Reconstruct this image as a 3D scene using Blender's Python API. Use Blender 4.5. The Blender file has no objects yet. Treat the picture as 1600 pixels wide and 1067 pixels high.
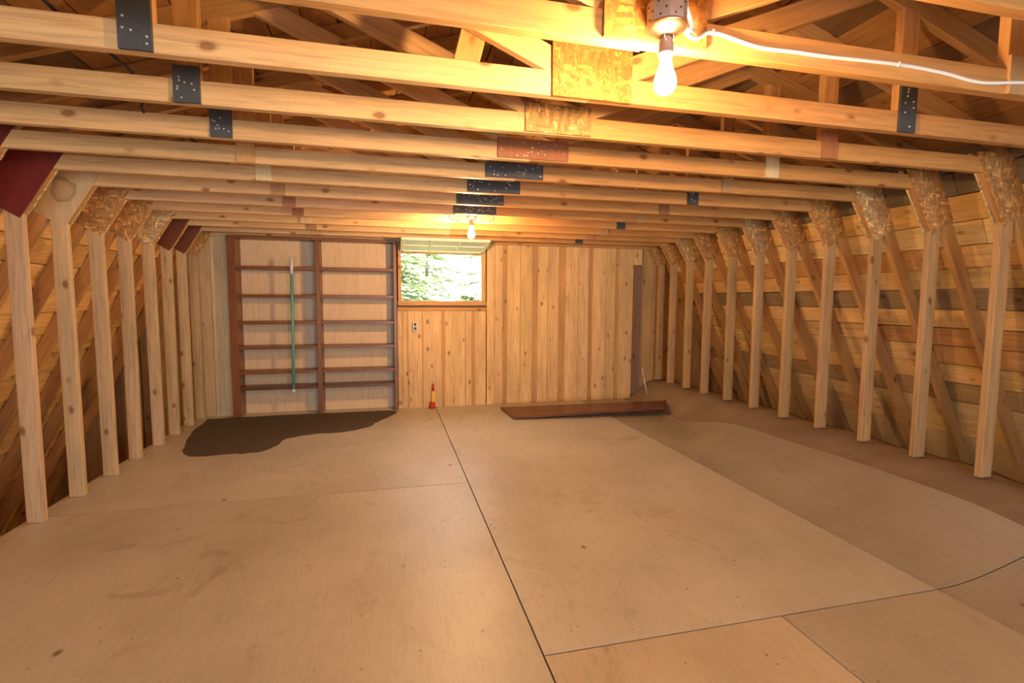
import bpy, bmesh, math, random
from mathutils import Vector, Matrix

S = bpy.context.scene
C = S.collection
R = random.Random(11)

# ------------------------------------------------------------------ camera
CAM_H = 1.331
YAW, PITCH, ROLL, FPX = 0.23946, 0.082835, 0.005567, 787.87
cd = bpy.data.cameras.new('camera')
cam = bpy.data.objects.new('camera', cd)
C.objects.link(cam)
cd.sensor_width = 36.0
cd.lens = FPX / 1600.0 * 36.0
cd.clip_start = 0.02
cd.clip_end = 200
F = Vector((math.sin(YAW) * math.cos(PITCH), math.cos(YAW) * math.cos(PITCH), -math.sin(PITCH)))
R0 = Vector((math.cos(YAW), -math.sin(YAW), 0))
U0 = R0.cross(F)
RX = R0 * math.cos(ROLL) + U0 * math.sin(ROLL)
UX = U0 * math.cos(ROLL) - R0 * math.sin(ROLL)
cam.matrix_world = Matrix(((RX.x, UX.x, -F.x, 0), (RX.y, UX.y, -F.y, 0), (RX.z, UX.z, -F.z, CAM_H), (0, 0, 0, 1)))
S.camera = cam

# ------------------------------------------------------------------ world, exposure
W = bpy.data.worlds.new('overcast_sky')
S.world = W
W.use_nodes = True
bg = W.node_tree.nodes['Background']
bg.inputs['Color'].default_value = (0.93, 0.97, 1.0, 1)
bg.inputs['Strength'].default_value = 8.6
S.view_settings.view_transform = 'Standard'
S.view_settings.look = 'None'
S.view_settings.gamma = 1
S.view_settings.use_curve_mapping = False
S.view_settings.exposure = 0.50
BULB_COL = (1.0, 0.575, 0.25)
BULB_W = 1250.0
S.cycles.max_bounces = 8
S.cycles.diffuse_bounces = 5
S.cycles.adaptive_threshold = 0.02
S.cycles.sample_clamp_indirect = 6.0


def portal(loc, rot, sx, sy):
    l = bpy.data.lights.new('sky_portal', 'AREA')
    l.shape = 'RECTANGLE'
    l.size = sx
    l.size_y = sy
    l.cycles.is_portal = True
    o = bpy.data.objects.new('sky_portal', l)
    C.objects.link(o)
    o.location = loc
    o.rotation_euler = rot


REAR_Y = -3.60  # rear wall set far back so its low daylight keeps the attic dim
portal((0.75, REAR_Y - 0.06, 0.9), (math.radians(90), 0, 0), 3.9, 1.6)
portal((0.635, 6.30, 1.6), (math.radians(-90), 0, 0), 0.96, 0.56)


# ------------------------------------------------------------------ node helpers
class NT:
    def __init__(self, name):
        self.m = bpy.data.materials.new(name)
        self.m.use_nodes = True
        self.t = self.m.node_tree
        self.b = self.t.nodes['Principled BSDF']

    def n(self, typ, **kw):
        x = self.t.nodes.new(typ)
        for k, v in kw.items():
            if k.startswith('i_'):
                key = k[2:].replace('_', ' ')
                x.inputs[int(key) if key.isdigit() else key].default_value = v
            else:
                setattr(x, k, v)
        return x

    def l(self, a, b):
        self.t.links.new(a, b)

    def ramp(self, src, stops, interp='LINEAR'):
        r = self.n('ShaderNodeValToRGB')
        r.color_ramp.interpolation = interp
        e = r.color_ramp.elements
        while len(e) < len(stops):
            e.new(0.5)
        for i, (p, c) in enumerate(stops):
            e[i].position = p
            e[i].color = (c, c, c, 1) if isinstance(c, (int, float)) else (*c, 1)
        self.l(src, r.inputs[0])
        return r.outputs[0]

    def mix(self, mode, fac, a, b):
        x = self.n('ShaderNodeMix', data_type='RGBA', blend_type=mode)
        for s, v in ((0, fac), (6, a), (7, b)):
            if hasattr(v, 'is_output'):
                self.l(v, x.inputs[s])
            else:
                x.inputs[s].default_value = v if s == 0 else (*v, 1)
        return x.outputs[2]

    def coords(self, scale=(1, 1, 1), rnd=9.0):
        tc = self.n('ShaderNodeTexCoord')
        oi = self.n('ShaderNodeObjectInfo')
        self.oi = oi
        mp = self.n('ShaderNodeMapping')
        mp.inputs['Scale'].default_value = scale
        ad = self.n('ShaderNodeVectorMath', operation='ADD')
        ml = self.n('ShaderNodeMath', operation='MULTIPLY', i_1=rnd)
        self.l(oi.outputs['Random'], ml.inputs[0])
        self.l(tc.outputs['Object'], ad.inputs[0])
        self.l(ml.outputs[0], ad.inputs[1])
        self.l(ad.outputs[0], mp.inputs[0])
        return mp.outputs[0], ad.outputs[0]

    def mapped(self, vec, scale, rot=(0, 0, 0)):
        mp = self.n('ShaderNodeMapping')
        mp.inputs['Scale'].default_value = scale
        mp.inputs['Rotation'].default_value = rot
        self.l(vec, mp.inputs[0])
        return mp.outputs[0]

    def noise(self, vec, scale, detail=3, rough=0.5, dist=0.0):
        x = self.n('ShaderNodeTexNoise', i_Scale=scale, i_Detail=detail, i_Roughness=rough, i_Distortion=dist)
        self.l(vec, x.inputs['Vector'])
        return x.outputs['Fac']

    def finish(self, col, rough=0.7, spec=0.3, bump=None, bstr=0.2, bdist=0.003):
        if hasattr(col, 'is_output'):
            self.l(col, self.b.inputs['Base Color'])
        else:
            self.b.inputs['Base Color'].default_value = (*col, 1)
        self.b.inputs['Roughness'].default_value = rough
        self.b.inputs['Specular IOR Level'].default_value = spec
        if bump is not None:
            bn = self.n('ShaderNodeBump', i_Strength=bstr, i_Distance=bdist)
            self.l(bump, bn.inputs['Height'])
            self.l(bn.outputs[0], self.b.inputs['Normal'])
        return self.m


def lumber_mat(name, knot=1.0, rough=0.55, dirt=0.0):
    """softwood: grain along local X; piece colour from the object's colour"""
    t = NT(name)
    _, v = t.coords()
    g = t.noise(t.mapped(v, (1.1, 22, 22)), 3.0, 4, 0.6, 0.6)
    grain = t.ramp(g, [(0.28, 0.70), (0.5, 0.98), (0.72, 1.12)])
    big = t.ramp(t.noise(t.mapped(v, (0.8, 4, 4)), 1.6, 2), [(0.25, 0.82), (0.7, 1.1)])
    col = t.mix('MULTIPLY', 1.0, t.oi.outputs['Color'], grain)
    col = t.mix('MULTIPLY', 1.0, col, big)
    # knots: sparse cells
    vo = t.n('ShaderNodeTexVoronoi', i_Scale=1.0, i_Randomness=1.0)
    wob = t.n('ShaderNodeVectorMath', operation='ADD')
    kv = t.mapped(v, (5.0, 9, 9))
    t.l(kv, wob.inputs[0])
    nz = t.n('ShaderNodeTexNoise', i_Scale=3.0)
    t.l(kv, nz.inputs['Vector'])
    sc = t.n('ShaderNodeVectorMath', operation='SCALE', i_Scale=0.12)
    t.l(nz.outputs['Color'], sc.inputs[0])
    t.l(sc.outputs[0], wob.inputs[1])
    t.l(wob.outputs[0], vo.inputs['Vector'])
    sel = t.n('ShaderNodeSeparateColor')
    t.l(vo.outputs['Color'], sel.inputs[0])
    gate = t.n('ShaderNodeMath', operation='GREATER_THAN', i_1=0.30)
    t.l(sel.outputs[0], gate.inputs[0])
    kn = t.ramp(vo.outputs['Distance'], [(0.0, 1.0), (0.105, 0.95), (0.13, 0.45), (0.21, 0.0)])
    km = t.n('ShaderNodeMath', operation='MULTIPLY')
    t.l(kn, km.inputs[0])
    t.l(gate.outputs[0], km.inputs[1])
    k2 = t.n('ShaderNodeMath', operation='MULTIPLY', i_1=0.8 * knot)
    t.l(km.outputs[0], k2.inputs[0])
    dark = t.mix('MULTIPLY', 1.0, t.oi.outputs['Color'], (0.30, 0.17, 0.08))
    col = t.mix('MIX', k2.outputs[0], col, dark)
    if dirt:
        d = t.ramp(t.noise(t.mapped(v, (1.2, 3, 3)), 2.2, 5, 0.65), [(0.5, 0.0), (0.72, dirt)])
        col = t.mix('MIX', d, col, (0.10, 0.085, 0.07))
    return t.finish(col, rough, 0.35, g, 0.15, 0.002)


def osb_mat():
    t = NT('osb_flakes')
    _, v = t.coords()
    outs = []
    for sc, rot in (((70, 50, 22), 0.5), ((24, 50, 75), -0.6), ((60, 50, 20), -0.35)):
        vo = t.n('ShaderNodeTexVoronoi', i_Scale=1.0)
        t.l(t.mapped(v, sc, (0, rot, 0)), vo.inputs['Vector'])
        s = t.n('ShaderNodeSeparateColor')
        t.l(vo.outputs['Color'], s.inputs[0])
        outs.append((s.outputs[0], s.outputs[1]))
    a = t.ramp(outs[0][0], [(0, 0.55), (0.45, 0.82), (0.8, 1.0), (1, 1.6)])
    b = t.ramp(outs[1][0], [(0, 0.6), (0.5, 0.85), (0.85, 1.1), (1, 1.75)])
    pick = t.ramp(outs[2][1], [(0.45, 0.0), (0.5, 1.0)])
    f = t.mix('MIX', pick, a, b)
    fine = t.ramp(t.noise(t.mapped(v, (60, 60, 60)), 1.5, 3), [(0.3, 0.75), (0.7, 1.15)])
    col = t.mix('MULTIPLY', 1.0, t.oi.outputs['Color'], f)
    col = t.mix('MULTIPLY', 1.0, col, fine)
    return t.finish(col, 0.65, 0.3, outs[0][0], 0.25, 0.002)


def floor_mat():
    t = NT('worn_plywood_floor')
    _, v = t.coords(rnd=3.0)
    g = t.noise(t.mapped(v, (14, 1.6, 1)), 3.0, 5, 0.65, 1.6)
    grain = t.ramp(g, [(0.3, 0.88), (0.5, 1.0), (0.62, 1.03), (0.68, 0.80), (0.74, 1.02)])
    blot = t.ramp(t.noise(v, 1.1, 5, 0.6), [(0.3, 0.80), (0.5, 0.97), (0.7, 1.06)])
    col = t.mix('MULTIPLY', 1.0, t.oi.outputs['Color'], grain)
    col = t.mix('MULTIPLY', 1.0, col, blot)
    # dust haze patches, browner
    d = t.ramp(t.noise(t.mapped(v, (1, 0.7, 1)), 1.7, 4, 0.6), [(0.48, 0.0), (0.75, 0.35)])
    col = t.mix('MIX', d, col, (0.38, 0.30, 0.21))
    # specks and plugs
    for sc, th, dist, dark in ((2.6, 0.55, 0.075, 0.8), (7.0, 0.70, 0.085, 0.75), (16.0, 0.82, 0.12, 0.7)):
        vo = t.n('ShaderNodeTexVoronoi', i_Scale=sc)
        t.l(t.mapped(v, (1.5, 1, 0.01)), vo.inputs['Vector'])
        s = t.n('ShaderNodeSeparateColor')
        t.l(vo.outputs['Color'], s.inputs[0])
        gt = t.n('ShaderNodeMath', operation='GREATER_THAN', i_1=th)
        t.l(s.outputs[0], gt.inputs[0])
        k = t.ramp(vo.outputs['Distance'], [(dist * 0.5, 1.0), (dist, 0.0)])
        m = t.n('ShaderNodeMath', operation='MULTIPLY')
        t.l(k, m.inputs[0])
        t.l(gt.outputs[0], m.inputs[1])
        m2 = t.n('ShaderNodeMath', operation='MULTIPLY', i_1=dark)
        t.l(m.outputs[0], m2.inputs[0])
        col = t.mix('MIX', m2.outputs[0], col, (0.13, 0.07, 0.035))
    # scuffs
    sn = t.ramp(t.noise(t.mapped(v, (2.5, 2.0, 1)), 1.3, 8, 0.75, 0.8), [(0.57, 0.0), (0.68, 0.4)])
    col = t.mix('MIX', sn, col, (0.24, 0.15, 0.08))
    return t.finish(col, 0.40, 0.4, g, 0.06, 0.002)


def panel_mat(name):
    """luan / plywood sheet with soft wavy figure, grain along local Z"""
    t = NT(name)
    _, v = t.coords()
    g = t.noise(t.mapped(v, (9, 9, 1.0)), 2.0, 4, 0.6, 2.2)
    f = t.ramp(g, [(0.3, 0.86), (0.5, 1.0), (0.7, 1.05)])
    col = t.mix('MULTIPLY', 1.0, t.oi.outputs['Color'], f)
    return t.finish(col, 0.5, 0.3)


def flat_mat(name, col, rough=0.6, spec=0.3, metal=0.0, var=0.0):
    t = NT(name)
    if var:
        _, v = t.coords()
        f = t.ramp(t.noise(v, 12, 5, 0.65), [(0.3, 1 - var), (0.7, 1 + var)])
        t.b.inputs['Metallic'].default_value = metal
        return t.finish(t.mix('MULTIPLY', 1.0, col, f), rough, spec)
    t.b.inputs['Metallic'].default_value = metal
    return t.finish(col, rough, spec)


def emit_mat(name, col, strength):
    m = bpy.data.materials.new(name)
    m.use_nodes = True
    t = m.node_tree
    t.nodes.remove(t.nodes['Principled BSDF'])
    e = t.nodes.new('ShaderNodeEmission')
    e.inputs[0].default_value = (*col, 1)
    e.inputs[1].default_value = strength
    t.links.new(e.outputs[0], t.nodes['Material Output'].inputs[0])
    return m


M = {}
M['lumber'] = lumber_mat('softwood_lumber')
M['board'] = lumber_mat('rough_sheathing_board', 0.8, 0.7, 0.28)
M['plank'] = lumber_mat('knotty_pine_plank', 1.0, 0.6, 0.12)
M['osb'] = osb_mat()
M['floor'] = floor_mat()
M['ply'] = panel_mat('thin_plywood')
M['plate'] = flat_mat('painted_fibre_plate', (0.055, 0.06, 0.068), 0.6, 0.35, 0, 0.22)
M['shelfwood'] = lumber_mat('dark_varnished_wood', 0.5, 0.32)
M['steel'] = flat_mat('galvanised_steel', (0.30, 0.34, 0.40), 0.42, 0.5, 0.35, 0.15)
M['nail'] = flat_mat('nail_steel', (0.75, 0.77, 0.8), 0.4, 0.5, 0.6)
M['brass'] = flat_mat('lamp_cover_metal', (0.72, 0.55, 0.38), 0.3, 0.5, 1.0)
M['socket'] = flat_mat('lamp_socket_grey', (0.30, 0.24, 0.22), 0.5)
M['cable'] = flat_mat('white_cable_sheath', (0.80, 0.79, 0.76), 0.45)
M['blackcable'] = flat_mat('black_cable_sheath', (0.02, 0.022, 0.028), 0.5)
M['void'] = flat_mat('dark_seal_sheet', (0.035, 0.025, 0.018), 0.95, 0.1)  # for added dark sheets that keep daylight from leaking in
M['dust'] = None
M['paint_white'] = flat_mat('window_paint', (0.72, 0.76, 0.66), 0.45)
M['red'] = flat_mat('red_plastic', (0.50, 0.035, 0.015), 0.4)
M['yellow'] = flat_mat('yellow_plastic', (0.85, 0.55, 0.07), 0.4)
M['teal'] = flat_mat('teal_paint', (0.12, 0.38, 0.34), 0.4, 0.4, 0, 0.12)
M['greyplastic'] = flat_mat('grey_plastic', (0.62, 0.64, 0.66), 0.4)
M['darkslot'] = flat_mat('dark_slot', (0.03, 0.03, 0.035), 0.5)
M['mark'] = flat_mat('dark_floor_patch', (0.105, 0.085, 0.068), 0.75, 0.2, 0, 0.12)
M['bulb'] = emit_mat('lit_bulb_glass', BULB_COL, BULB_W)
M['bark'] = flat_mat('bark', (0.10, 0.07, 0.05), 0.9, 0.1, 0, 0.3)
M['ground'] = flat_mat('meadow_grass', (0.16, 0.22, 0.07), 0.9, 0.1, 0, 0.2)


def dust_mat():
    t = NT('dusty_building_paper')
    _, v = t.coords()
    a = t.ramp(t.noise(v, 2.0, 6, 0.65), [(0.3, 0.75), (0.7, 1.15)])
    n = t.noise(v, 7.0, 5, 0.6)
    return t.finish(t.mix('MULTIPLY', 1.0, t.oi.outputs['Color'], a), 0.85, 0.15, n, 0.3, 0.01)


M['dust'] = dust_mat()


def glass_mat():
    m = bpy.data.materials.new('window_glass')
    m.use_nodes = True
    t = m.node_tree
    b = t.nodes['Principled BSDF']
    b.inputs['Base Color'].default_value = (0.86, 0.93, 0.84, 1)
    b.inputs['Roughness'].default_value = 0.25
    b.inputs['Transmission Weight'].default_value = 0.55
    b.inputs['IOR'].default_value = 1.45
    return m




def ring_stain_mat():
    t = NT('pale_plywood_with_ring_stain')
    _, v = t.coords()
    g = t.ramp(t.noise(t.mapped(v, (30, 30, 3)), 2.0, 4), [(0.3, 0.85), (0.7, 1.06)])
    col = t.mix('MULTIPLY', 1.0, t.oi.outputs['Color'], g)
    tc = t.n('ShaderNodeTexCoord')
    nz = t.n('ShaderNodeTexNoise', i_Scale=9.0, i_Detail=4)
    t.l(tc.outputs['Object'], nz.inputs['Vector'])
    sc = t.n('ShaderNodeVectorMath', operation='SCALE', i_Scale=0.11)
    t.l(nz.outputs['Color'], sc.inputs[0])
    ad = t.n('ShaderNodeVectorMath', operation='ADD')
    t.l(tc.outputs['Object'], ad.inputs[0])
    t.l(sc.outputs[0], ad.inputs[1])
    sb = t.n('ShaderNodeVectorMath', operation='DISTANCE')
    t.l(ad.outputs[0], sb.inputs[0])
    sb.inputs[1].default_value = (0.06, 0.055, 0.065)
    ring = t.ramp(sb.outputs['Value'], [(0.030, 0.10), (0.052, 0.30), (0.064, 0.65), (0.080, 0.0)])
    col = t.mix('MIX', ring, col, (0.20, 0.14, 0.08))
    return t.finish(col, 0.6, 0.3)


M['ringply'] = ring_stain_mat()
M['glass'] = glass_mat()


def leaf_mat():
    t = NT('conifer_needles')
    t.coords()
    g = t.n('ShaderNodeNewGeometry')
    c = t.ramp(g.outputs['Random Per Island'], [(0.0, (0.16, 0.21, 0.08)), (0.5, (0.34, 0.40, 0.20)), (1.0, (0.60, 0.62, 0.44))])
    t.b.inputs['Subsurface Weight'].default_value = 0.0
    return t.finish(c, 0.7, 0.2)


M['leaf'] = leaf_mat()


# ------------------------------------------------------------------ mesh helpers
def link(name, me, mat=None, parent=None, col=None, smooth=False):
    o = bpy.data.objects.new(name, me)
    C.objects.link(o)
    if mat is not None and not me.materials:
        me.materials.append(M[mat])
    if parent is not None:
        o.parent = parent
    if col is not None:
        o.color = (*col, 1)
    if smooth:
        for p in me.polygons:
            p.use_smooth = True
    return o


def empty(name, loc):
    o = bpy.data.objects.new(name, None)
    C.objects.link(o)
    o.location = loc
    o.empty_display_size = 0.1
    return o


def tag(o, label=None, cat=None, group=None, kind=None):
    for k, v in (('label', label), ('category', cat), ('group', group), ('kind', kind)):
        if v:
            o[k] = v
    return o


_boxes = {}


def box_mesh(L, Wd, T, mat, ch=0.0022):
    key = (round(L, 4), round(Wd, 4), round(T, 4), mat, ch)
    if key in _boxes:
        return _boxes[key]
    bm = bmesh.new()
    bmesh.ops.create_cube(bm, size=1.0)
    for v in bm.verts:
        v.co = Vector((v.co.x * L, v.co.y * T, v.co.z * Wd))
    if ch:
        bmesh.ops.bevel(bm, geom=bm.edges[:], offset=min(ch, T * 0.3, Wd * 0.3), segments=1, affect='EDGES')
    me = bpy.data.meshes.new('lumber')
    bm.to_mesh(me)
    bm.free()
    me.materials.append(M[mat])
    _boxes[key] = me
    return me


def pbase(parent):
    b = Vector((0, 0, 0))
    while parent is not None:
        b += parent.location
        parent = parent.parent
    return b


def stick(name, p0, p1, Wd, T, mat, parent, col, yaxis=(0, 1, 0), ch=0.0022):
    """box from p0 to p1; thickness T along yaxis, width Wd across both. Parents carry translation only."""
    p0, p1 = Vector(p0), Vector(p1)
    x = (p1 - p0)
    L = x.length
    x.normalize()
    y = Vector(yaxis)
    z = x.cross(y).normalized()
    y = z.cross(x).normalized()
    o = link(name, box_mesh(L, Wd, T, mat, ch), None, parent, col)
    c = (p0 + p1) / 2 - pbase(parent)
    o.matrix_basis = Matrix(((x.x, y.x, z.x, c.x), (x.y, y.y, z.y, c.y), (x.z, y.z, z.z, c.z), (0, 0, 0, 1)))
    return o


def block(name, x0, x1, y0, y1, z0, z1, mat, parent, col=(1, 1, 1), ch=0.002, axis='x'):
    """axis-aligned box; grain (local X) along the given world axis"""
    cx, cy, cz = (x0 + x1) / 2, (y0 + y1) / 2, (z0 + z1) / 2
    if axis == 'x':
        return stick(name, (x0, cy, cz), (x1, cy, cz), z1 - z0, y1 - y0, mat, parent, col, (0, 1, 0), ch)
    if axis == 'y':
        return stick(name, (cx, y0, cz), (cx, y1, cz), z1 - z0, x1 - x0, mat, parent, col, (1, 0, 0), ch)
    return stick(name, (cx, cy, z0), (cx, cy, z1), x1 - x0, y1 - y0, mat, parent, col, (0, 1, 0), ch)


def prism_xz(name, pts, y0, y1, mat, parent, col):
    """polygon in X-Z extruded along Y, world coordinates"""
    b = pbase(parent)
    n = len(pts)
    c = Vector((sum(p[0] for p in pts) / n, (y0 + y1) / 2, sum(p[1] for p in pts) / n))
    vs = [Vector((p[0], y, p[1])) - c for y in (y0, y1) for p in pts]
    fs = [list(range(n)), list(range(2 * n - 1, n - 1, -1))]
    fs += [[(i + 1) % n, i, n + i, n + (i + 1) % n] for i in range(n)]
    me = bpy.data.meshes.new(name)
    me.from_pydata([tuple(v) for v in vs], [], fs)
    bm = bmesh.new()
    bm.from_mesh(me)
    bmesh.ops.recalc_face_normals(bm, faces=bm.faces[:])
    bm.to_mesh(me)
    bm.free()
    o = link(name, me, mat, parent, col)
    o.location = c - b
    return o


def tube(name, pts, r, mat, parent=None, col=(1, 1, 1), seg=8, caps=True):
    pts = [Vector(p) for p in pts]
    rs = r if isinstance(r, (list, tuple)) else [r] * len(pts)
    b = pbase(parent)
    vs, fs = [], []
    up = Vector((0, 0, 1))
    for i, p in enumerate(pts):
        d = (pts[min(i + 1, len(pts) - 1)] - pts[max(i - 1, 0)]).normalized()
        a = d.cross(up if abs(d.z) < 0.9 else Vector((0, 1, 0))).normalized()
        c = a.cross(d).normalized()
        for k in range(seg):
            th = 2 * math.pi * k / seg
            vs.append(tuple(p - b + (a * math.cos(th) + c * math.sin(th)) * rs[i]))
    for i in range(len(pts) - 1):
        for k in range(seg):
            k2 = (k + 1) % seg
            fs.append((i * seg + k, i * seg + k2, (i + 1) * seg + k2, (i + 1) * seg + k))
    if caps:
        fs.append(tuple(range(seg - 1, -1, -1)))
        fs.append(tuple((len(pts) - 1) * seg + k for k in range(seg)))
    me = bpy.data.meshes.new(name)
    me.from_pydata(vs, [], fs)
    o = link(name, me, mat, parent, col, True)
    return o


def catmull(pts, n=6):
    P = [Vector(p) for p in pts]
    out = []
    for i in range(len(P) - 1):
        a, b, c, d = P[max(i - 1, 0)], P[i], P[i + 1], P[min(i + 2, len(P) - 1)]
        for k in range(n):
            t = k / n
            out.append(0.5 * ((2 * b) + (c - a) * t + (2 * a - 5 * b + 4 * c - d) * t * t + (3 * b - a - 3 * c + d) * t ** 3))
    out.append(P[-1])
    return out


def lathe(name, prof, loc, mat, parent=None, seg=24, tilt=None):
    vs, fs = [], []
    for r, z in prof:
        for k in range(seg):
            th = 2 * math.pi * k / seg
            vs.append((r * math.cos(th), r * math.sin(th), z))
    for i in range(len(prof) - 1):
        for k in range(seg):
            k2 = (k + 1) % seg
            fs.append((i * seg + k, i * seg + k2, (i + 1) * seg + k2, (i + 1) * seg + k))
    fs.append(tuple(range(seg - 1, -1, -1)))
    fs.append(tuple((len(prof) - 1) * seg + k for k in range(seg)))
    me = bpy.data.meshes.new(name)
    me.from_pydata(vs, [], fs)
    bm = bmesh.new()
    bm.from_mesh(me)
    bmesh.ops.recalc_face_normals(bm, faces=bm.faces[:])
    bm.to_mesh(me)
    bm.free()
    o = link(name, me, mat, parent, None, True)
    o.location = Vector(loc) - pbase(parent)
    return o


def jit(c, a=0.08, h=0.03):
    k = 1 + R.uniform(-a, a)
    return (c[0] * k, c[1] * k * (1 + R.uniform(-h, h)), c[2] * k * (1 + R.uniform(-2 * h, 2 * h)))


def nails(parent, pts, y, r=0.0042):
    b = pbase(parent)
    bm = bmesh.new()
    for x, z in pts:
        bmesh.ops.create_cone(bm, cap_ends=True, segments=6, radius1=r, radius2=r * 0.7, depth=0.003,
                              matrix=Matrix.Translation(Vector((x, y, z)) - b) @ Matrix.Rotation(math.pi / 2, 4, 'X'))
    me = bpy.data.meshes.new('nail_heads')
    bm.to_mesh(me)
    bm.free()
    o = link('nail_heads', me, 'nail', parent)
    o['kind'] = 'stuff'
    return o


# ------------------------------------------------------------------ layout numbers
X0 = 0.755                      # centre line of the trusses
PITCH_Y = 0.406
YS = {'Y': 1.027, 'Z': 1.433, 'A': 1.839, 'B': 2.245, 'C': 2.651, 'D': 3.057, 'E': 3.463, 'F': 3.869,
      'G': 4.275, 'H': 4.681, 'I': 5.087, 'J': 5.46, 'K': 5.82, 'L': 6.13}
WALL_Y = 6.20
HALF_STUD = 2.755


def zf(x, y=0.0):
    """floor height: flat, curling up along the right-hand eave"""
    u = min(1.0, max(0.0, (y - 3.6) / 1.4))
    xs = 2.46 + 0.60 * u * u * (3 - 2 * u)
    if x <= xs:
        return 0.0
    t = min(1.0, (x - xs) / (3.52 - xs))
    v = min(1.0, max(0.0, (y - 0.7) / 1.6))
    return 0.27 * t * t * (3 - 2 * t) * v * v * (3 - 2 * v)


def raft(z):                    # half width of the inner edge of the steep rafter
    return 2.87 + 0.53 * (1.805 - z)


def topc(h):                    # lower edge of the upper rafter
    return 2.426 - 0.32 * (h - 2.014)


PINE = (0.58, 0.325, 0.125)
PALE = (0.66, 0.42, 0.20)
ORNG = (0.52, 0.27, 0.095)
DUSK = (0.36, 0.20, 0.085)

# ------------------------------------------------------------------ floor
floor = tag(empty('floor', (0.6, 2.3, 0)), kind='structure')
block('light_seal', -2.12, 2.66, REAR_Y, 6.34, -0.10, -0.021, 'void', floor, axis='y')  # added under the floor sheets to close light leaks
block('eave_seal', -4.2, -2.12, REAR_Y - .1, 6.40, -1.08, -1.0, 'board', floor, (.55, .35, .16), axis='y')  # this and the next eave pieces are added against light leaks
block('eave_side_seal', -2.14, -2.125, REAR_Y - .1, 6.40, -1.0, -0.021, 'void', floor, axis='y')
block('eave_seal', 2.60, 5.2, REAR_Y - .1, 6.40, -0.45, -0.40, 'void', floor, axis='y')
block('eave_side_seal', 2.60, 2.66, REAR_Y - .1, 6.40, -0.40, -0.021, 'void', floor, axis='y')


def sheet(x0, x1, y0, y1, col, lip=None):
    g = 0.0035
    x0 += g
    x1 -= g
    y0 += g
    y1 -= g
    nx = max(1, int((x1 - x0) / 0.03)) if x1 > 2.6 else 1
    ny = 1 if lip is None else 48
    vs, fs = [], []
    b = pbase(floor)
    c = Vector(((x0 + x1) / 2, (y0 + y1) / 2, 0))
    for lay in (0, -0.018):
        for j in range(ny + 1):
            y = y0 + (y1 - y0) * j / ny
            xe = x1 if lip is None else lip(y)
            for i in range(nx + 1):
                x = x0 + (xe - x0) * i / nx
                vs.append((x - c.x, y - c.y, zf(x, y) + lay))
    N = (nx + 1) * (ny + 1)
    idx = lambda i, j, l: l * N + j * (nx + 1) + i
    for j in range(ny):
        for i in range(nx):
            fs.append((idx(i, j, 0), idx(i + 1, j, 0), idx(i + 1, j + 1, 0), idx(i, j + 1, 0)))
            fs.append((idx(i, j, 1), idx(i, j + 1, 1), idx(i + 1, j + 1, 1), idx(i + 1, j, 1)))
    for i in range(nx):
        fs.append((idx(i, 0, 0), idx(i, 0, 1), idx(i + 1, 0, 1), idx(i + 1, 0, 0)))
        fs.append((idx(i, ny, 0), idx(i + 1, ny, 0), idx(i + 1, ny, 1), idx(i, ny, 1)))
    for j in range(ny):
        fs.append((idx(0, j, 0), idx(0, j + 1, 0), idx(0, j + 1, 1), idx(0, j, 1)))
        fs.append((idx(nx, j, 0), idx(nx, j, 1), idx(nx, j + 1, 1), idx(nx, j + 1, 0)))
    me = bpy.data.meshes.new('plywood_sheet')
    me.from_pydata(vs, [], fs)
    o = link('plywood_sheet', me, 'floor', floor, col)
    o.location = c - b
    return o


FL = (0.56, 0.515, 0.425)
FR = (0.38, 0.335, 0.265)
lipf = lambda y: 3.20 - 0.10 * max(0.0, (y - 2.0) / 3.4) + 0.006 * math.sin(y * 5)
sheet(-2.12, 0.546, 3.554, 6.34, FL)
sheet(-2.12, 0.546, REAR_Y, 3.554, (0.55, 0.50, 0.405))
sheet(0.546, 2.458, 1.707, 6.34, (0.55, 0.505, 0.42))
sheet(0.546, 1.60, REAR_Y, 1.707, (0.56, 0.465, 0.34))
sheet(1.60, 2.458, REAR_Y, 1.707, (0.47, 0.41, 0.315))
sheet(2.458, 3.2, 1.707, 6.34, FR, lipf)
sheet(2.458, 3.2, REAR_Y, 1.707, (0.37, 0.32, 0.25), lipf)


def eave_strip():
    vs, fs = [], []
    nx, ny = 22, 70
    b = pbase(floor)
    rr = random.Random(5)
    for j in range(ny + 1):
        y = REAR_Y + (6.34 - REAR_Y) * j / ny
        for i in range(nx + 1):
            x = 2.66 + (3.74 - 2.66) * i / nx
            z = zf(x, y) - 0.020 + (0.010 * math.sin(7.7 * y + 2.0 * x) + 0.006 * math.sin(15.4 * y + 9 * x) + rr.uniform(-.002, .002)) * (1 if x > 3.2 else 0)
            vs.append((x - b.x, y - b.y, z))
    for j in range(ny):
        for i in range(nx):
            a = j * (nx + 1) + i
            fs.append((a, a + 1, a + nx + 2, a + nx + 1))
    # outer skirt down to the eave
    n = len(vs)
    for j in range(ny + 1):
        y = REAR_Y + (6.34 - REAR_Y) * j / ny
        vs.append((3.76 - b.x, y - b.y, -0.4))
    for j in range(ny):
        a = j * (nx + 1) + nx
        fs.append((a, n + j, n + j + 1, a + nx + 1))
    me = bpy.data.meshes.new('dusty_paper')
    me.from_pydata(vs, [], fs)
    o = link('dusty_paper', me, 'dust', floor, (0.29, 0.215, 0.145), True)
    o['label'] = 'rumpled dusty brown paper along the right eave'


eave_strip()


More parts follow.
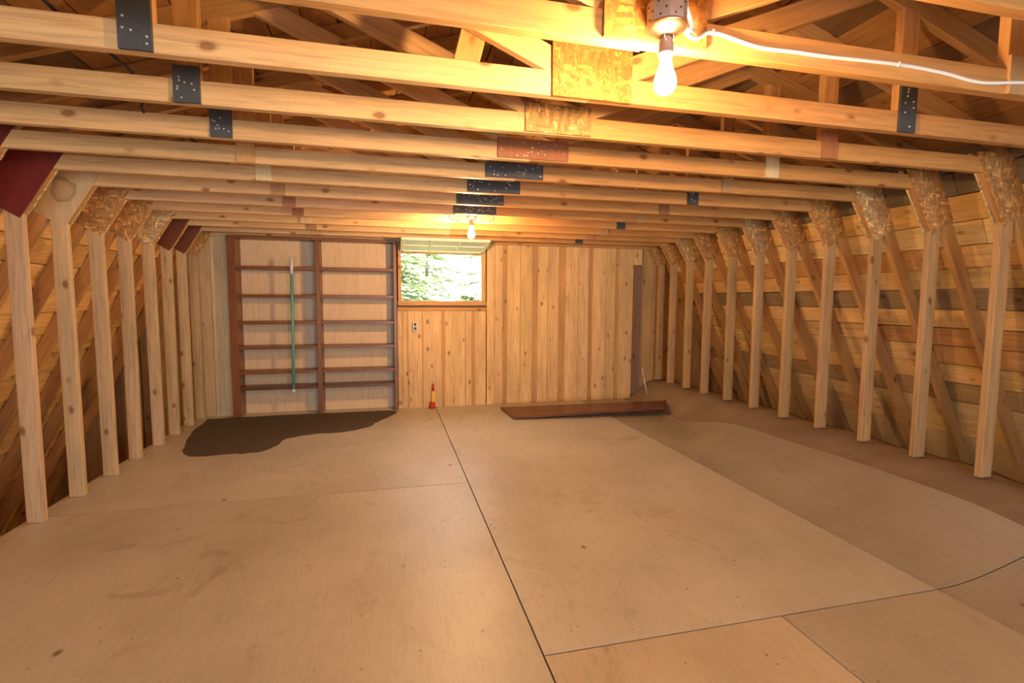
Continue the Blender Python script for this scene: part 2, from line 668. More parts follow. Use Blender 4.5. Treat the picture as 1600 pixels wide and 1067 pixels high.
def mark(pts, name, mat, col=(1, 1, 1), z=0.0012):
    b = pbase(floor)
    P = catmull([(x, y, 0) for x, y in pts] + [(*pts[0], 0)], 5)[:-1]
    rr = random.Random(3)
    P = [Vector((p.x + rr.uniform(-.012, .012), p.y + rr.uniform(-.012, .012), 0)) for p in P]
    me = bpy.data.meshes.new(name)
    n = len(P)
    vs = [(p.x - b.x, p.y - b.y, z) for p in P] + [(p.x - b.x, p.y - b.y, 0.0002) for p in P]
    fs = [tuple(range(n))] + [(i, n + i, n + (i + 1) % n, (i + 1) % n) for i in range(n)]
    me.from_pydata(vs, [], fs)
    bm = bmesh.new()
    bm.from_mesh(me)
    bmesh.ops.recalc_face_normals(bm, faces=bm.faces[:])
    bm.to_mesh(me)
    bm.free()
    return link(name, me, mat, floor, col)


s_ = mark([(-1.95, 6.10), (-1.90, 5.4), (-1.80, 5.0), (-1.74, 4.78), (-1.60, 4.66), (-1.35, 4.66), (-1.12, 4.68), (-1.0, 4.85), (-0.98, 5.05),
            (-0.78, 5.18), (-0.45, 5.22), (-0.22, 5.38), (-0.12, 5.62), (-0.02, 5.78), (0.05, 6.10), (-0.6, 6.14), (-1.3, 6.14)], 'dark_patch', 'mark')
s_['label'] = 'large dark patch spread in front of the shelves'  # irregular darker patch laid flat on the floor sheets

# ------------------------------------------------------------------ steep walls: rafters' outer boards
SL = math.atan(0.53)            # lean of the steep rafters from vertical


def slope_wall(side):
    w = tag(empty('wall_left' if side < 0 else 'wall_right', (X0 + side * 3.4, 2.3, 0)), kind='structure')
    d = 0.089 / math.cos(SL) + 0.002      # horizontal offset to the outer face of the rafters
    zlo = -1.06 if side < 0 else -0.47
    z = zlo
    tdir = Vector((-side * math.sin(SL), 0, math.cos(SL)))
    ndir = Vector((side * math.cos(SL), 0, math.sin(SL)))
    rr = random.Random(21 + side)
    if side > 0:
        # wide bottom sheet
        zt = 0.23
        p = Vector((X0 + side * (raft((zlo + zt) / 2) + d), 0, (zlo + zt) / 2)) + ndir * 0.010
        o = stick('bottom_sheet', (p.x, REAR_Y, p.z), (p.x, 6.36, p.z), (zt - zlo) / math.cos(SL), 0.018, 'dust', w, (0.62, 0.47, 0.26), tuple(ndir))
        z = zt + 0.006
    course = 0
    while z < 2.22:
        h = (0.150 if side > 0 else 0.172) + rr.uniform(-0.012, 0.012)
        zc = z + h / 2
        base = (0.72, 0.48, 0.21) if side > 0 else (0.82, 0.52, 0.20)
        if course % 3 == 1:
            base = (0.76, 0.55, 0.28) if side > 0 else (0.86, 0.56, 0.24)
        lean = SL - (0.05 + rr.uniform(-0.02, 0.03))
        nd = Vector((side * math.cos(lean), 0, math.sin(lean)))
        cuts = [REAR_Y]
        y = REAR_Y + rr.uniform(0.8, 2.4)
        while y < 5.6:
            cuts.append(y)
            y += rr.choice((4, 5, 6, 7)) * PITCH_Y
        cuts.append(6.36)
        for a, b_ in zip(cuts[:-1], cuts[1:]):
            col = jit(base, 0.13, 0.05)
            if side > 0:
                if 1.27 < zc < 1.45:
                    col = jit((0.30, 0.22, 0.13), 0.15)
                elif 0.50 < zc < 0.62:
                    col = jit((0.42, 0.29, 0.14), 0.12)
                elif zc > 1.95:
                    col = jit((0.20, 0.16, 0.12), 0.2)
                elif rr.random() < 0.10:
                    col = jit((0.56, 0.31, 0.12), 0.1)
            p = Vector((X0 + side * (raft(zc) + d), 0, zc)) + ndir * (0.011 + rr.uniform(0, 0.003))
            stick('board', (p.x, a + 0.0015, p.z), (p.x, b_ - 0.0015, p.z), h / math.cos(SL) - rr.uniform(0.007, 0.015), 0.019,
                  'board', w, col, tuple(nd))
        z += h
        course += 1
    zm = (zlo + 2.3) / 2
    p = Vector((X0 + side * (raft(zm) + d), 0, zm)) + ndir * 0.05
    stick('light_seal', (p.x, REAR_Y - 0.1, p.z), (p.x, 6.40, p.z), (2.36 - zlo) / math.cos(SL), 0.012, 'void', w, (1, 1, 1), tuple(ndir))  # added outer skin that keeps daylight out behind the boards
    return w


wall_left = slope_wall(-1)
wall_right = slope_wall(1)

# ------------------------------------------------------------------ upper roof
roof = tag(empty('ceiling', (X0, 2.3, 2.6)), kind='structure')
ang = math.atan(0.32)
for side in (-1, 1):
    rr = random.Random(77 + side)
    h = 0.001
    nd = Vector((side * math.sin(ang), 0, math.cos(ang)))
    k = 0
    while h < 2.80:
        wd = 0.176
        hc = h + wd / 2 * math.cos(ang)
        zc = topc(hc) + 0.089 / math.cos(ang)
        p = Vector((X0 + side * hc, 0, zc)) + nd * 0.012
        cut = rr.choice((2.245, 3.057, 3.869, 4.681)) + 0.019
        for a, b_ in ((REAR_Y, cut), (cut, 6.36)):
            col = jit((0.40, 0.20, 0.07) if rr.random() > 0.25 else (0.20, 0.11, 0.05), 0.15, 0.05)  # unlit attic shade is put into this darker board colour
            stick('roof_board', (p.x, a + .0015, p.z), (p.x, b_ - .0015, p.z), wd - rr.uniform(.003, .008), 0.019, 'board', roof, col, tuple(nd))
        h += wd * math.cos(ang)
        k += 1
    hm = 1.36
    p = Vector((X0 + side * hm, 0, topc(hm) + 0.089 / math.cos(ang))) + nd * 0.045
    stick('light_seal', (p.x, REAR_Y - 0.1, p.z), (p.x, 6.40, p.z), 3.06, 0.012, 'void', roof, (1, 1, 1), tuple(nd))  # added skin above the roof boards, stops light coming through

# ------------------------------------------------------------------ end wall with planks, window hole
WX0, WX1, WZ0, WZ1 = 0.150, 1.118, 1.312, 1.882
wall_back = tag(empty('wall_back', (X0, WALL_Y, 0)), kind='structure')
PK = (0.72, 0.47, 0.215)


def gable_top(x):
    return topc(abs(x - X0)) + 0.085


# planks below the ceiling line, right of the shelves
def plank(x0, x1, z0, z1, col, y=WALL_Y, t=0.020, name='plank'):
    return block(name, x0 + .0015, x1 - .0015, y, y + t, z0, z1, 'plank', wall_back, col, 0.003, 'z')


SILL_Z = 1.238
for a, b_ in ((0.098, 0.152), (0.152, 0.217), (0.217, 0.392), (0.392, 0.623), (0.660, 0.918), (0.918, 0.995), (1.038, 1.180)):
    plank(a, b_, 0.0, SILL_Z - 0.05, jit(PK, 0.07), WALL_Y + R.uniform(0, .006))
for a, b_ in ((0.612, 0.668), (0.985, 1.045)):
    plank(a, b_, 0.0, SILL_Z - 0.05, jit((0.56, 0.30, 0.11), .05), WALL_Y + .016, name='batten')
for a, b_ in ((1.186, 1.290), (1.290, 1.391), (1.450, 1.620), (1.620, 1.782), (1.848, 1.985), (1.985, 2.135), (2.225, 2.400), (2.400, 2.546), (2.602, 2.790), (2.790, 2.926), (2.978, 3.180)):
    plank(a, b_, 0.0, 2.06, jit(PK, 0.07), WALL_Y + R.uniform(0, .006))
for a, b_ in ((1.385, 1.456), (1.776, 1.854), (2.128, 2.232), (2.540, 2.608), (2.920, 2.984)):
    plank(a, b_, 0.0, 2.06, jit((0.52, 0.29, 0.11), .06), WALL_Y + .016, name='batten')
plank(3.180, 3.300, zf(3.2, 6.2), 1.80, (0.22, 0.13, 0.085), WALL_Y - 0.004)  # dark board end; the shade on this strip is in its colour
plank(3.180, 3.300, 1.80, 2.06, jit(PK, .05))
# header strip below window, strip above window
block('rail', 0.100, 1.182, WALL_Y - 0.006, WALL_Y + 0.02, SILL_Z - 0.05, SILL_Z - 0.004, 'plank', wall_back, (0.58, 0.30, 0.11), 0.003, 'x')
block('rail', 0.100, 1.182, WALL_Y, WALL_Y + 0.02, 1.95, 2.06, 'plank', wall_back, (0.50, 0.28, 0.11), 0.003, 'x')
# left of shelves and behind right studs
for a, b_, c_ in ((-2.62, -2.44, (.40, .28, .15)), (-2.44, -2.26, (.46, .33, .17)), (-2.26, -2.06, (.5, .36, .19)), (-2.06, -1.90, (.52, .36, .20)), (-1.90, -1.715, (.60, .46, .27))):
    plank(a, b_, -1.0 if b_ < -2.0 else 0.0, 2.06, jit(c_, .04), WALL_Y + 0.02)
x = 3.300
while x < 4.70:
    plank(x, x + .18, -0.3, 2.06, jit((0.48, 0.29, 0.12), .1), WALL_Y + 0.03)
    x += .18
x = -4.07
while x < -2.63:
    plank(x, x + .18, -1.0, 2.06, jit((0.44, 0.28, 0.13), .1), WALL_Y + 0.03)
    x += .18
# gable above
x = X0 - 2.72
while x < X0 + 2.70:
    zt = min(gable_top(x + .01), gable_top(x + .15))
    plank(x, x + .16, 2.062, max(zt, 2.12), jit((0.30, 0.13, 0.045), .12), WALL_Y + 0.012)  # gable planks darkened in colour to stand in for attic shade
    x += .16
# unseen sheets added to block light around the window hole
for a, b_, c_, d_ in ((-4.4, WX0 - .02, -1.1, 3.2), (WX1 + .02, 5.2, -1.1, 3.2), (WX0 - .02, WX1 + .02, -1.1, WZ0 - .02), (WX0 - .02, WX1 + .02, WZ1 + .02, 3.2)):
    block('light_block_sheet', a, b_, 6.345, 6.375, c_, d_, 'void', wall_back, axis='z')

# ------------------------------------------------------------------ near wall behind the camera, unseen; wide opening added as frontal daylight fill
wall_front = tag(empty('wall_front', (X0, REAR_Y, 0)), kind='structure')
for a, b_, c_, d_ in ((-4.4, -1.2, -1.1, 3.2), (2.7, 5.2, -1.1, 3.2), (-1.2, 2.7, 1.70, 3.2), (-1.2, 2.7, -1.1, 0.10)):
    block('panel', a, b_, REAR_Y - 0.05, REAR_Y, c_, d_, 'board', wall_front, (0.52, 0.34, 0.16), axis='z')

# ------------------------------------------------------------------ window
win = tag(empty('window_1', (0.635, WALL_Y, 1.6)), kind='structure')
FRM = (0.60, 0.33, 0.12)
block('jamb', WX0 - .040, WX0, WALL_Y - .012, 6.36, WZ0 - .0, WZ1 + .085, 'plank', win, FRM, .003, 'z')
block('jamb', WX1, WX1 + .055, WALL_Y - .012, 6.36, WZ0 - .0, WZ1 + .085, 'plank', win, (0.62, 0.40, 0.17), .003, 'z')
block('head', WX0, WX1, WALL_Y + .03, 6.36, WZ1, WZ1 + .03, 'plank', win, FRM, .003, 'x')
block('sill', WX0 - .045, WX1 + .060, WALL_Y - .030, 6.36, SILL_Z + .016, WZ0, 'plank', win, FRM, .003, 'x')
block('dark_strip', WX0 - .045, WX1 + .060, WALL_Y - .010, WALL_Y + .02, SILL_Z - .004, SILL_Z + .016, 'plank', win, (0.10, .055, .03), .002, 'x')  # thin dark strip below the sill
# sash: hinged at the head, swung up into the room; 3 x 2 panes
sash = empty('sash', Vector((0, 0, 0)))
sash.parent = win
SA, SB = Vector((0.640, WALL_Y - .02, 1.905)), Vector((0.640, WALL_Y - .45, 1.992))
sd = (SB - SA).normalized()
sx = Vector((1, 0, 0))
sn = sx.cross(sd).normalized()
SW = 1.00
SLn = (SB - SA).length


def sash_bar(nm, u0, v0, u1, v1, w, t=.03, mat='paint_white', par=None):
    a = SA + sx * (u0 * SW / 2) + sd * (v0 * SLn)
    b_ = SA + sx * (u1 * SW / 2) + sd * (v1 * SLn)
    return stick(nm, a, b_, w, t, mat, par or win, (1, 1, 1), tuple(sn), .003)


bpy.data.objects.remove(sash)
sash = sash_bar('sash', -1, 0.03, 1, 0.03, .045)
sash['label'] = 'pale painted window sash swung open under the joists'


def sub(o, parent):
    mw = o.matrix_basis.copy()
    o.parent = parent
    o.matrix_basis = parent.matrix_basis.inverted() @ mw
    return o


for args in (('rail', -1, 1, 1, 1, .045), ('stile', -.96, 0, -.96, 1, .045), ('stile', .96, 0, .96, 1, .045)):
    sub(sash_bar(*args), sash)
for u in (-.32, .32):
    sub(sash_bar('muntin', u, .04, u, .98, .022, .024), sash)
sub(sash_bar('muntin', -.95, .52, .95, .52, .022, .024), sash)
for u0, u1 in ((-.94, -.33), (-.31, .31), (.33, .94)):
    for v0, v1 in ((.06, .50), (.54, .97)):
        um = (u0 + u1) / 2
        sub(sash_bar('pane', um, v0, um, v1, (u1 - u0) * SW / 2, .004, 'glass'), sash)


# ------------------------------------------------------------------ trusses
LABEL = {
    'Y': 'closest roof truss, only its post and chord cut off by the top right corner',
    'Z': 'roof truss that carries the near lamp box and the white cable along its chord',
    'A': 'roof truss with a large square OSB plate over the splice of its chord',
    'B': 'roof truss with a low OSB splice plate, right behind the large square OSB one',
    'C': 'roof truss with a rusty red-brown splice plate at the middle of its chord',
    'D': 'roof truss directly behind the red-brown plate, its own splice plate black and widest',
    'E': 'roof truss with the maroon gusset above the closest left wall stud',
    'F': 'roof truss whose left gusset is pale plywood with a dark stained ring',
    'G': 'roof truss just in front of the far bulb, last with a black splice plate',
    'H': 'roof truss just behind the far bulb, its chord spliced without a plate',
    'I': 'roof truss with light OSB left gusset, directly before the two dark brown gussets',
    'J': 'roof truss with the nearer of two dark brown gussets at the left wall',
    'K': 'roof truss with the farther of two dark brown gussets at the left wall',
    'L': 'farthest roof truss, standing right against the plank end wall',
}
BLACK, OSB_O, OSB_P = 'black', (0.50, 0.27, 0.095), (0.62, 0.44, 0.22)
RED = (0.30, 0.115, 0.05)
# splice plate: (x0, x1, height above the chord underside, kind)
SPL = {'Z': (.615, .952, .215, (0.34, 0.14, 0.035)), 'A': (.594, .911, .215, (0.36, 0.16, 0.04)), 'B': (.601, .914, .128, (0.46, 0.27, 0.095)), 'C': (.562, .952, .105, RED),
       'D': (.574, .936, .092, BLACK), 'E': (.527, .895, .088, BLACK), 'F': (.506, .872, .086, BLACK), 'G': (.532, .897, .086, BLACK)}
PL_L = {'Y': BLACK, 'Z': BLACK, 'A': BLACK, 'B': BLACK, 'C': BLACK, 'D': (.52, .30, .12), 'E': (.68, .55, .30), 'F': (.42, .24, .11), 'G': (.34, .15, .08), 'H': (.30, .12, .06), 'I': (.6, .45, .25), 'J': (.35, .2, .1), 'K': (.5, .3, .13), 'L': (.5, .3, .13)}
PL_R = {'Y': BLACK, 'Z': (.45, .27, .12), 'A': BLACK, 'B': (.38, .16, .07), 'C': (.66, .53, .29), 'D': (.42, .25, .12), 'E': BLACK, 'F': (.30, .14, .07), 'G': (.45, .27, .12), 'H': BLACK, 'I': (.45, .27, .12), 'J': (.4, .2, .1), 'K': BLACK, 'L': (.45, .27, .12)}
GUS_L = {'C': (.15, .022, .018), 'D': (.15, .022, .018), 'E': (.15, .020, .018), 'F': 'pale', 'I': OSB_P, 'J': (.15, .048, .02), 'K': (.15, .048, .02)}
G_PTS = [(2.515, 2.185), (2.765, 1.775), (2.945, 1.885), (2.815, 2.20)]


def plate(nm, x0, x1, z0, z1, y, kind, parent, nail_n=0):
    if kind == BLACK:
        o = block(nm, x0, x1, y - .012, y, z0, z1, 'plate', parent, (1, 1, 1), .001, 'x')
    elif kind == RED:
        o = block(nm, x0, x1, y - .012, y, z0, z1, 'ply', parent, kind, .001, 'x')
    elif nm == 'splice_plate':
        o = block(nm, x0, x1, y - .012, y, z0, z1, 'osb', parent, kind, .001, 'x')
    else:
        o = block(nm, x0, x1, y - .012, y, z0, z1, 'ply', parent, kind, .001, 'x')
    if nail_n and (kind == BLACK or kind == RED):
        pts = []
        for _ in range(nail_n):
            pts.append((R.uniform(x0 + .012, x1 - .012), R.uniform(z0 + .012, z1 - .012)))
        n = nails(parent, pts, y - .013)
        mb = n.matrix_basis.copy()
        n.parent = o
        n.matrix_basis = o.matrix_basis.inverted() @ mb
    return o


def make_truss(k):
    i = 'YZABCDEFGHIJKL'.index(k) - 2
    y = YS[k]
    yc = y + .019
    zb = 2.083 - .007 * max(-1, i)
    zt = zb + .089
    t = tag(empty('roof_truss', (X0, yc, 0)), LABEL[k], 'roof truss', 'roof trusses across the attic')
    # bottom chord, two lengths butted at the splice
    xs = X0 + R.uniform(-.02, .02)
    if i >= 6:
        xs = X0 - .20 + .03 * (i - 6)
    zmid = (zb + zt) / 2
    cl = jit(PALE if i >= 0 else PINE, .08)
    cr = jit((0.54, 0.27, 0.085), .08)  # oranger than the left length; warm bulb light is partly in this tint
    stick('bottom_chord', (X0 - 2.72, yc, zmid), (xs, yc, zmid - R.uniform(0, .006)), .089, .038, 'lumber', t, cl)
    stick('bottom_chord', (xs, yc, zmid), (X0 + 2.74, yc, zmid), .089, .038, 'lumber', t, cr)
    if k in SPL:
        a, b_, h, kind = SPL[k]
        z0 = zb + (.004 if k != 'A' else -.004)
        plate('splice_plate', a, b_, z0, zb + h, y, kind, t, 16)
    for s in (-1, 1):
        # king posts
        px = X0 + s * 1.492
        ztop = topc(1.492)
        stick('post', (px, yc, zt), (px, yc, ztop + .02), .089, .038, 'lumber', t, jit(PINE, .1))
        kind = (PL_L if s < 0 else PL_R)[k]
        hh = .225 if (kind == BLACK and i <= 0) else (.135 if i < 3 else .098)
        plate('post_plate', px - .047, px + .045, zb - .001, zb + hh, y, kind, t, 8 if i < 5 else 0)
        # webs from the splice up to the posts
        stick('web', (X0 + s * .14, yc, zt + .03), (X0 + s * 1.50, yc, 2.172 + .03 + .405 * 1.36), .089, .036, 'lumber', t, jit(PALE if s < 0 else PINE, .1))
        # upper rafters
        n = Vector((s * math.sin(ang), 0, math.cos(ang))) * .0445
        a = Vector((X0 + s * .01, yc, topc(.01))) + n
        b_ = Vector((X0 + s * 2.74, yc, topc(2.74))) + n
        stick('upper_rafter', a, b_, .089, .038, 'lumber', t, jit((.46, .26, .10), .1))
        # steep rafters
        zlo = -1.0 if s < 0 else -.30
        nd = Vector((s * math.cos(SL), 0, math.sin(SL))) * .0445
        a = Vector((X0 + s * raft(2.22), yc, 2.22)) + nd
        b_ = Vector((X0 + s * raft(zlo), yc, zlo)) + nd
        stick('steep_rafter', a, b_, .089, .038, 'lumber', t, jit((.52, .30, .12) if s > 0 else (.58, .32, .125), .08))
        # knee wall studs
        sxp = X0 + s * (HALF_STUD + .0445)
        z0 = 0.001 if s < 0 else zf(sxp, yc) - .012
        dx = R.uniform(-.006, .006)
        stick('stud', (sxp + dx, yc, z0), (sxp, yc, 1.93), .089, .038, 'lumber', t, jit((.58, .40, .22) if s < 0 else (.48, .30, .135), .07))
        # corner brace between the gussets
        a = Vector((X0 + s * 2.585, yc, 2.13))
        b_ = Vector((X0 + s * 2.80, yc, 1.785))
        stick('corner_brace', a, b_, .06, .036, 'lumber', t, jit((.42, .22, .085), .08))
        # gussets, front and rear
        g = GUS_L.get(k, OSB_O) if s < 0 else jit(OSB_O if i % 3 else (0.56, 0.37, 0.17), .12)
        mat = 'osb'
        if g == 'pale':
            mat, g = 'ringply', (.60, .45, .25)
        elif isinstance(g, tuple) and g[0] == .15:
            mat = 'ply'
        pts = [(X0 + s * p[0], p[1]) for p in G_PTS]
        prism_xz('gusset', pts, y - .0115, y - .0005, mat, t, g)
        prism_xz('gusset', pts, y + .0385, y + .0495, 'osb', t, jit(OSB_P, .05))
    return t


TR = {k: make_truss(k) for k in YS}
# the same trusses go on overhead behind the camera
for q in range(1, 12):
    c_ = TR['Y'].copy()
    C.objects.link(c_)
    c_.location = TR['Y'].location + Vector((0, -q * PITCH_Y, 0))
    c_['label'] = 'roof truss overhead behind the camera, outside the picture'
    c_['group'] = 'roof trusses behind the camera'
    for ch in TR['Y'].children:
        p_ = ch.copy()
        C.objects.link(p_)
        p_.parent = c_
# loose leaning brace behind the chord of truss A
stick('leaning_brace', (0.262, YS['A'] + .060, 2.10), (0.372, YS['A'] + .060, 2.52), .092, .038, 'lumber', TR['A'], (.58, .33, .12))

# ------------------------------------------------------------------ lamps
BULB_PROF = [(.0005, -.250), (.010, -.249), (.020, -.244), (.0285, -.234), (.0315, -.220), (.0300, -.206), (.0245, -.190), (.0185, -.172), (.0150, -.155), (.0140, -.140)]


def lamp(loc, label, scale=1.0):
    x, y, z = loc
    t = tag(empty('ceiling_lamp', (x, y, z)), label, 'lamp', 'bare bulb lamps')
    bx = []
    # octagonal box with knock-outs
    bm = bmesh.new()
    bmesh.ops.create_cone(bm, cap_ends=True, segments=8, radius1=.056, radius2=.056, depth=.064, matrix=Matrix.Rotation(math.pi / 8, 4, 'Z') @ Matrix.Translation((0, 0, -.032)))
    me = bpy.data.meshes.new('junction_box')
    bm.to_mesh(me)
    bm.free()
    jb = link('junction_box', me, 'steel', t)
    jb.location = (0, 0, 0)
    bm = bmesh.new()
    for k in range(8):
        a = k * math.pi / 4 + math.pi / 4
        for off, zz in ((-.010, -.014), (.012, -.034), (-.004, -.050)):
            v = Vector((math.cos(a) * .0522 - math.sin(a) * off, math.sin(a) * .0522 + math.cos(a) * off, zz))
            bmesh.ops.create_cone(bm, cap_ends=True, segments=6, radius1=.003, radius2=.003, depth=.002,
                                  matrix=Matrix.Translation(v) @ Matrix.Rotation(a, 4, 'Z') @ Matrix.Rotation(math.pi / 2, 4, 'Y'))
    me = bpy.data.meshes.new('knock_outs')
    bm.to_mesh(me)
    bm.free()
    ko = link('knock_outs', me, 'darkslot', jb)
    ko['kind'] = 'stuff'
    lathe('cover', [(.057, -.062), (.0590, -.066), (.0575, -.070), (.046, -.077), (.036, -.081), (.026, -.088), (.014, -.091)], (x, y, z), 'brass', t, 32)
    lathe('socket', [(.010, -.088), (.013, -.092), (.0195, -.102), (.0205, -.109), (.0205, -.132), (.0225, -.133), (.0225, -.141), (.019, -.142)], (x, y, z), 'socket', t)
    lathe('bulb', BULB_PROF, (x, y, z), 'bulb', t)
    for s in (-1, 1):
        tube('pull_wire', [(x + s * .012, y - .012, z - .084), (x + s * .015, y - .015, z - .097), (x + s * .009, y - .018, z - .108)], .0022, 'cable', t)
    return t


L1 = lamp((0.782, 1.362, 2.172), 'near bare bulb in a round steel ceiling box, hanging beside the white cable')
L2 = lamp((0.717, 4.480, 2.118), 'far small bare bulb glowing below the joists in front of the window')
# mounting boards
block('mounting_board', 0.60, 0.83, YS['G'] + .052, YS['H'] - .013, 2.119, 2.137, 'ply', TR['H'], (.6, .45, .25), axis='x')

cab = tag(empty('power_cable', (1.0, 1.40, 2.1)), 'white power cable stapled along the chord from the near lamp to the right', 'cable')
cy_ = YS['Z'] - .006
pts = [(0.842, 1.375, 2.125), (0.872, 1.39, 2.108), (0.915, 1.41, 2.118), (0.979, cy_, 2.149), (1.134, cy_, 2.126), (1.278, cy_, 2.127), (1.403, cy_, 2.127), (1.694, cy_, 2.135), (1.893, cy_, 2.129),
       (2.073, cy_, 2.115), (2.291, cy_ - .012, 2.131), (2.65, cy_ - .012, 2.14), (3.1, cy_, 2.13)]
tube('sheath', catmull(pts, 8), .0062, 'cable', cab)
pts = [(0.835, 1.372, 2.128), (0.868, 1.385, 2.120), (0.890, 1.40, 2.130), (0.885, 1.405, 2.165), (0.872, 1.41, 2.21), (0.868, 1.41, 2.30)]
tube('sheath', catmull(pts, 8), .0062, 'cable', cab)
for sxx, szz in ((0.975, 2.149), (1.694, 2.135), (2.29, 2.131)):
    block('staple', sxx - .003, sxx + .003, cy_ - .009, cy_ + .004, szz - .008, szz + .008, 'nail', cab, axis='x')

cab2 = tag(empty('lamp_cable', (0.717, 4.48, 2.05)), 'white cable looping down either side of the far bulb', 'cable')
for s in (-1, 1):
    pp = []
    for q in range(9):
        a = math.pi * q / 8
        pp.append((0.717 + s * (.125 - .075 * math.cos(a) - (.0)), 4.45, 2.07 - .065 * math.sin(a)))
    tube('loop', pp, .008, 'cable', cab2)

cab3 = tag(tube('black_cable', catmull([(-0.91, 1.10, 2.42), (-1.02, 1.60, 2.30), (-0.99, 1.90, 2.215), (-0.92, 2.18, 2.17), (-0.98, 2.50, 2.20), (-1.05, 2.65, 2.155), (-1.02, 2.95, 2.17), (-0.98, 3.08, 2.152), (-0.95, 3.5, 2.15), (-0.95, 4.3, 2.15)], 6), .0055, 'blackcable'),
           'thin black cable running over the chords near the left posts', 'cable')

# ------------------------------------------------------------------ bookcase
BY0, BY1 = 6.105, 6.315
bc = tag(empty('bookcase', (-0.78, 6.2, 0)), 'tall dark-framed double bookcase with pale backs built against the end wall', 'bookcase')
VW = (0.21, 0.080, 0.027)
block('side_panel', -1.700, -1.620, BY0, BY1, 0.002, 1.985, 'shelfwood', bc, jit(VW, .06), .003, 'z')
block('side_panel', -0.802, -0.755, BY0, BY1, 0.002, 1.985, 'shelfwood', bc, jit(VW, .06), .003, 'z')
block('side_panel', 0.055, 0.094, BY0, BY1, 0.002, 1.985, 'shelfwood', bc, jit(VW, .06), .003, 'z')
block('top_board', -1.700, 0.094, BY0 - .004, BY1, 1.985, 2.018, 'shelfwood', bc, jit(VW, .06), .003, 'x')
for x0, x1 in ((-1.618, -0.804), (-0.753, 0.053)):
    for n, zs in enumerate((1.685, 1.372, 1.075, 0.795, 0.515, 0.335)):
        dk = 0.6 if n == 5 else 1.0
        block('shelf', x0, x1, BY0 + .006, BY1 - .008, zs - .036, zs, 'shelfwood', bc, tuple(c * dk for c in jit(VW, .08)), .003, 'x')
for x0, x1, c_ in ((-1.618, -0.955, (.66, .49, .31)), (-0.953, -0.804, (.56, .47, .36)), (-0.753, -0.02, (.68, .50, .31)), (-0.018, 0.053, (.55, .47, .37))):  # narrow greyer strips paint in the shadow beside each divider
    block('back_panel', x0, x1, BY1 - .006, BY1, 0.002, 1.985, 'ply', bc, c_, 0, 'x')

# teal pole standing on the lowest left shelf, leaning on the shelf fronts
pole = tag(empty('pole', (-1.05, 6.08, 0.335)), 'thin teal painted pole leaning upright against the left half of the bookcase', 'pole')
tube('rod', [(-1.062, 6.078, 0.300), (-1.052, 6.078, 1.0), (-1.047, 6.078, 1.60)], .0165, 'teal', pole, seg=12)
tube('upper_section', [(-1.047, 6.078, 1.60), (-1.043, 6.078, 1.785)], .0185, 'greyplastic', pole, seg=12)
tube('foot_cap', [(-1.0627, 6.078, 0.262), (-1.062, 6.078, 0.305)], .0195, 'greyplastic', pole, seg=12)

# ------------------------------------------------------------------ small things by the end wall
oy = WALL_Y - .001
ob = tag(empty('outlet', (0.304, oy, 1.0)), 'small grey wall outlet below the left end of the window', 'outlet')
block('box', 0.276, 0.333, oy - .032, oy, 0.945, 1.058, 'greyplastic', ob, ch=.004, axis='z')
for zz in (1.027, 0.977):
    block('socket_face', 0.290, 0.319, oy - .036, oy - .031, zz - .017, zz + .017, 'darkslot', ob, ch=.003, axis='z')
    block('slot', 0.297, 0.301, oy - .038, oy - .035, zz - .006, zz + .008, 'steel', ob, ch=0, axis='z')

tb = tag(empty('glue_tube', (0.510, 6.14, 0)), 'yellow tube with red cap and red base standing on the floor against the planks', 'tube')
lathe('base', [(.034, 0.001), (.036, .012), (.036, .070), (.031, .078)], (0.500, 6.14, 0), 'red', tb, 16)
lathe('body', [(.017, .070), (.018, .080), (.018, .205), (.014, .215)], (0.512, 6.145, 0), 'yellow', tb, 16)
lathe('cap', [(.0145, .212), (.015, .285), (.007, .30)], (0.512, 6.145, 0), 'red', tb, 16)
lathe('nozzle', [(.006, .298), (.0035, .36)], (0.512, 6.145, 0), 'greyplastic', tb, 10)

# brown board on the floor along the end wall
bb = tag(empty('brown_board', (2.3, 5.6, 0)), 'long dark red-brown board lying flat on the floor along the end wall', 'board')


def brown_board():
    P = [(1.33, 5.35), (3.06, 5.15), (3.27, 5.50), (1.30, 5.90)]
    b = pbase(bb)
    vs = []
    for lay in (.030, .006):
        for x, y in P:
            vs.append((x - b.x, y - b.y, (.075 if x > 2 else 0.0) + lay))
    fs = [(0, 1, 2, 3), (7, 6, 5, 4)] + [(k, k + 4, (k + 1) % 4 + 4, (k + 1) % 4) for k in range(4)]
    me = bpy.data.meshes.new('plank')
    me.from_pydata(vs, [], fs)
    bm = bmesh.new()
    bm.from_mesh(me)
    bmesh.ops.recalc_face_normals(bm, faces=bm.faces[:])
    bmesh.ops.bevel(bm, geom=bm.edges[:], offset=.004, segments=1, affect='EDGES')
    bm.to_mesh(me)
    bm.free()
    link('plank', me, 'shelfwood', bb, (.150, .050, .022))


brown_board()
stick('end_trim', (3.058, 5.140, .095), (3.290, 5.510, .095), .030, .026, 'shelfwood', bb, (.09, .035, .022), (.85, -.5, 0))

wire = tag(tube('wire', catmull([(3.325, 6.18, .42), (3.335, 6.14, .30), (3.32, 6.05, .17), (3.28, 5.95, .13), (3.24, 5.88, .115)], 6), .006, 'cable'),
           'short white wire curling down at the right end of the plank wall', 'wire')

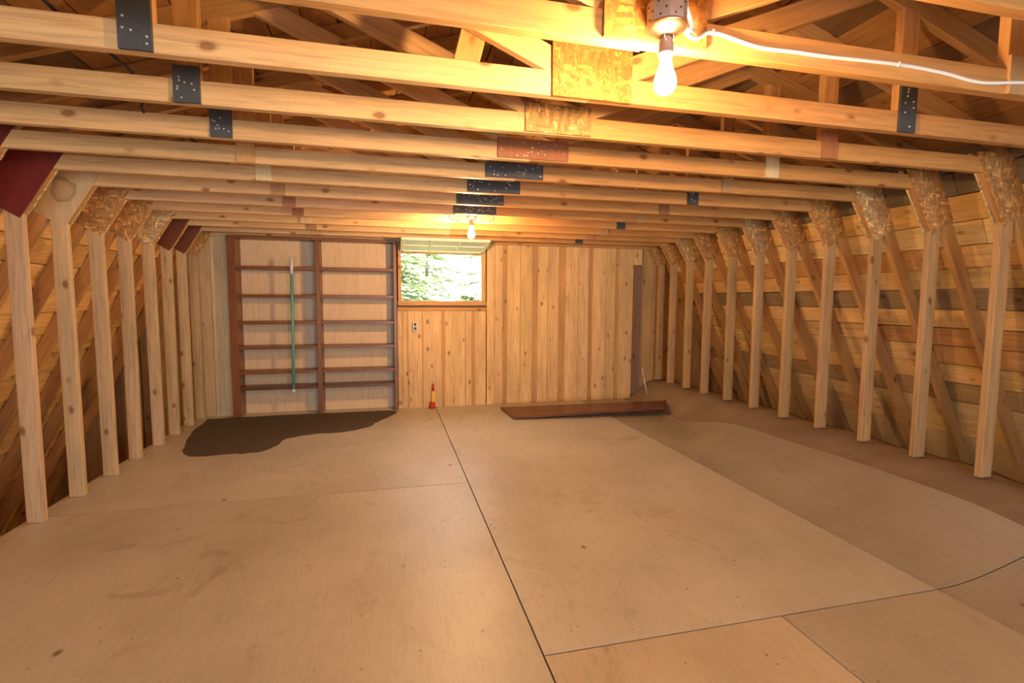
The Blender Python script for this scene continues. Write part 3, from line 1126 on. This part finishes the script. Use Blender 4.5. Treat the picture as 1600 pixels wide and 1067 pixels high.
# ------------------------------------------------------------------ outside: ground and conifers
gr = link('ground', (lambda me: (me.from_pydata([(-40, 6.6, -2.6), (40, 6.6, -2.6), (40, 70, -2.2), (-40, 70, -2.2)], [], [(0, 1, 2, 3)]), me)[1])(bpy.data.meshes.new('ground')), 'ground')
gr['kind'] = 'structure'


def conifer(x, y, h, rad, label, seed):
    rr = random.Random(seed)
    t = tag(empty('conifer', (x, y, -2.5)), label, 'tree', 'conifers outside the window')
    tube('trunk', [(x, y, -2.6), (x + .05, y, -2.5 + h * .5), (x, y, -2.5 + h)], [.11, .06, .015], 'bark', t)
    vs, fs = [], []
    nb = 150
    for q in range(nb):
        f = (q + rr.random()) / nb
        z = h * (.06 + .93 * f)
        L = rad * (1 - f) ** .8 + .15
        a = rr.uniform(0, 2 * math.pi)
        d = Vector((math.cos(a), math.sin(a), -.22 + .35 * f))
        sdv = Vector((-math.sin(a), math.cos(a), 0))
        m = int(40 + 70 * L)
        for _ in range(m):
            u = rr.uniform(.12, 1) * L
            c = d * u + Vector((0, 0, z - .12 * u * u)) + sdv * rr.uniform(-.22, .22) * (L - u + .25)
            w = Vector((rr.uniform(-1, 1), rr.uniform(-1, 1), rr.uniform(-.5, .5))).normalized()
            e = (d * .6 + sdv * rr.uniform(-.8, .8) + Vector((0, 0, rr.uniform(-.4, .2)))).normalized() * rr.uniform(.12, .28)
            w = w * rr.uniform(.025, .06)
            n = len(vs)
            vs += [tuple(c - w), tuple(c + w), tuple(c + e)]
            fs.append((n, n + 1, n + 2))
    me = bpy.data.meshes.new('needles')
    me.from_pydata(vs, [], fs)
    link('needles', me, 'leaf', t)


conifer(0.15, 12.4, 8.0, 1.25, 'sunlit conifer at the left of the window view', 1)
conifer(3.10, 14.2, 9.5, 1.55, 'darker green conifer at the right of the window view', 2)
conifer(1.55, 9.4, 3.9, 0.95, 'low conifer top in the middle of the window view', 3)
conifer(1.30, 18.5, 10.0, 1.9, 'distant pale conifer behind the other trees outside the window', 4)
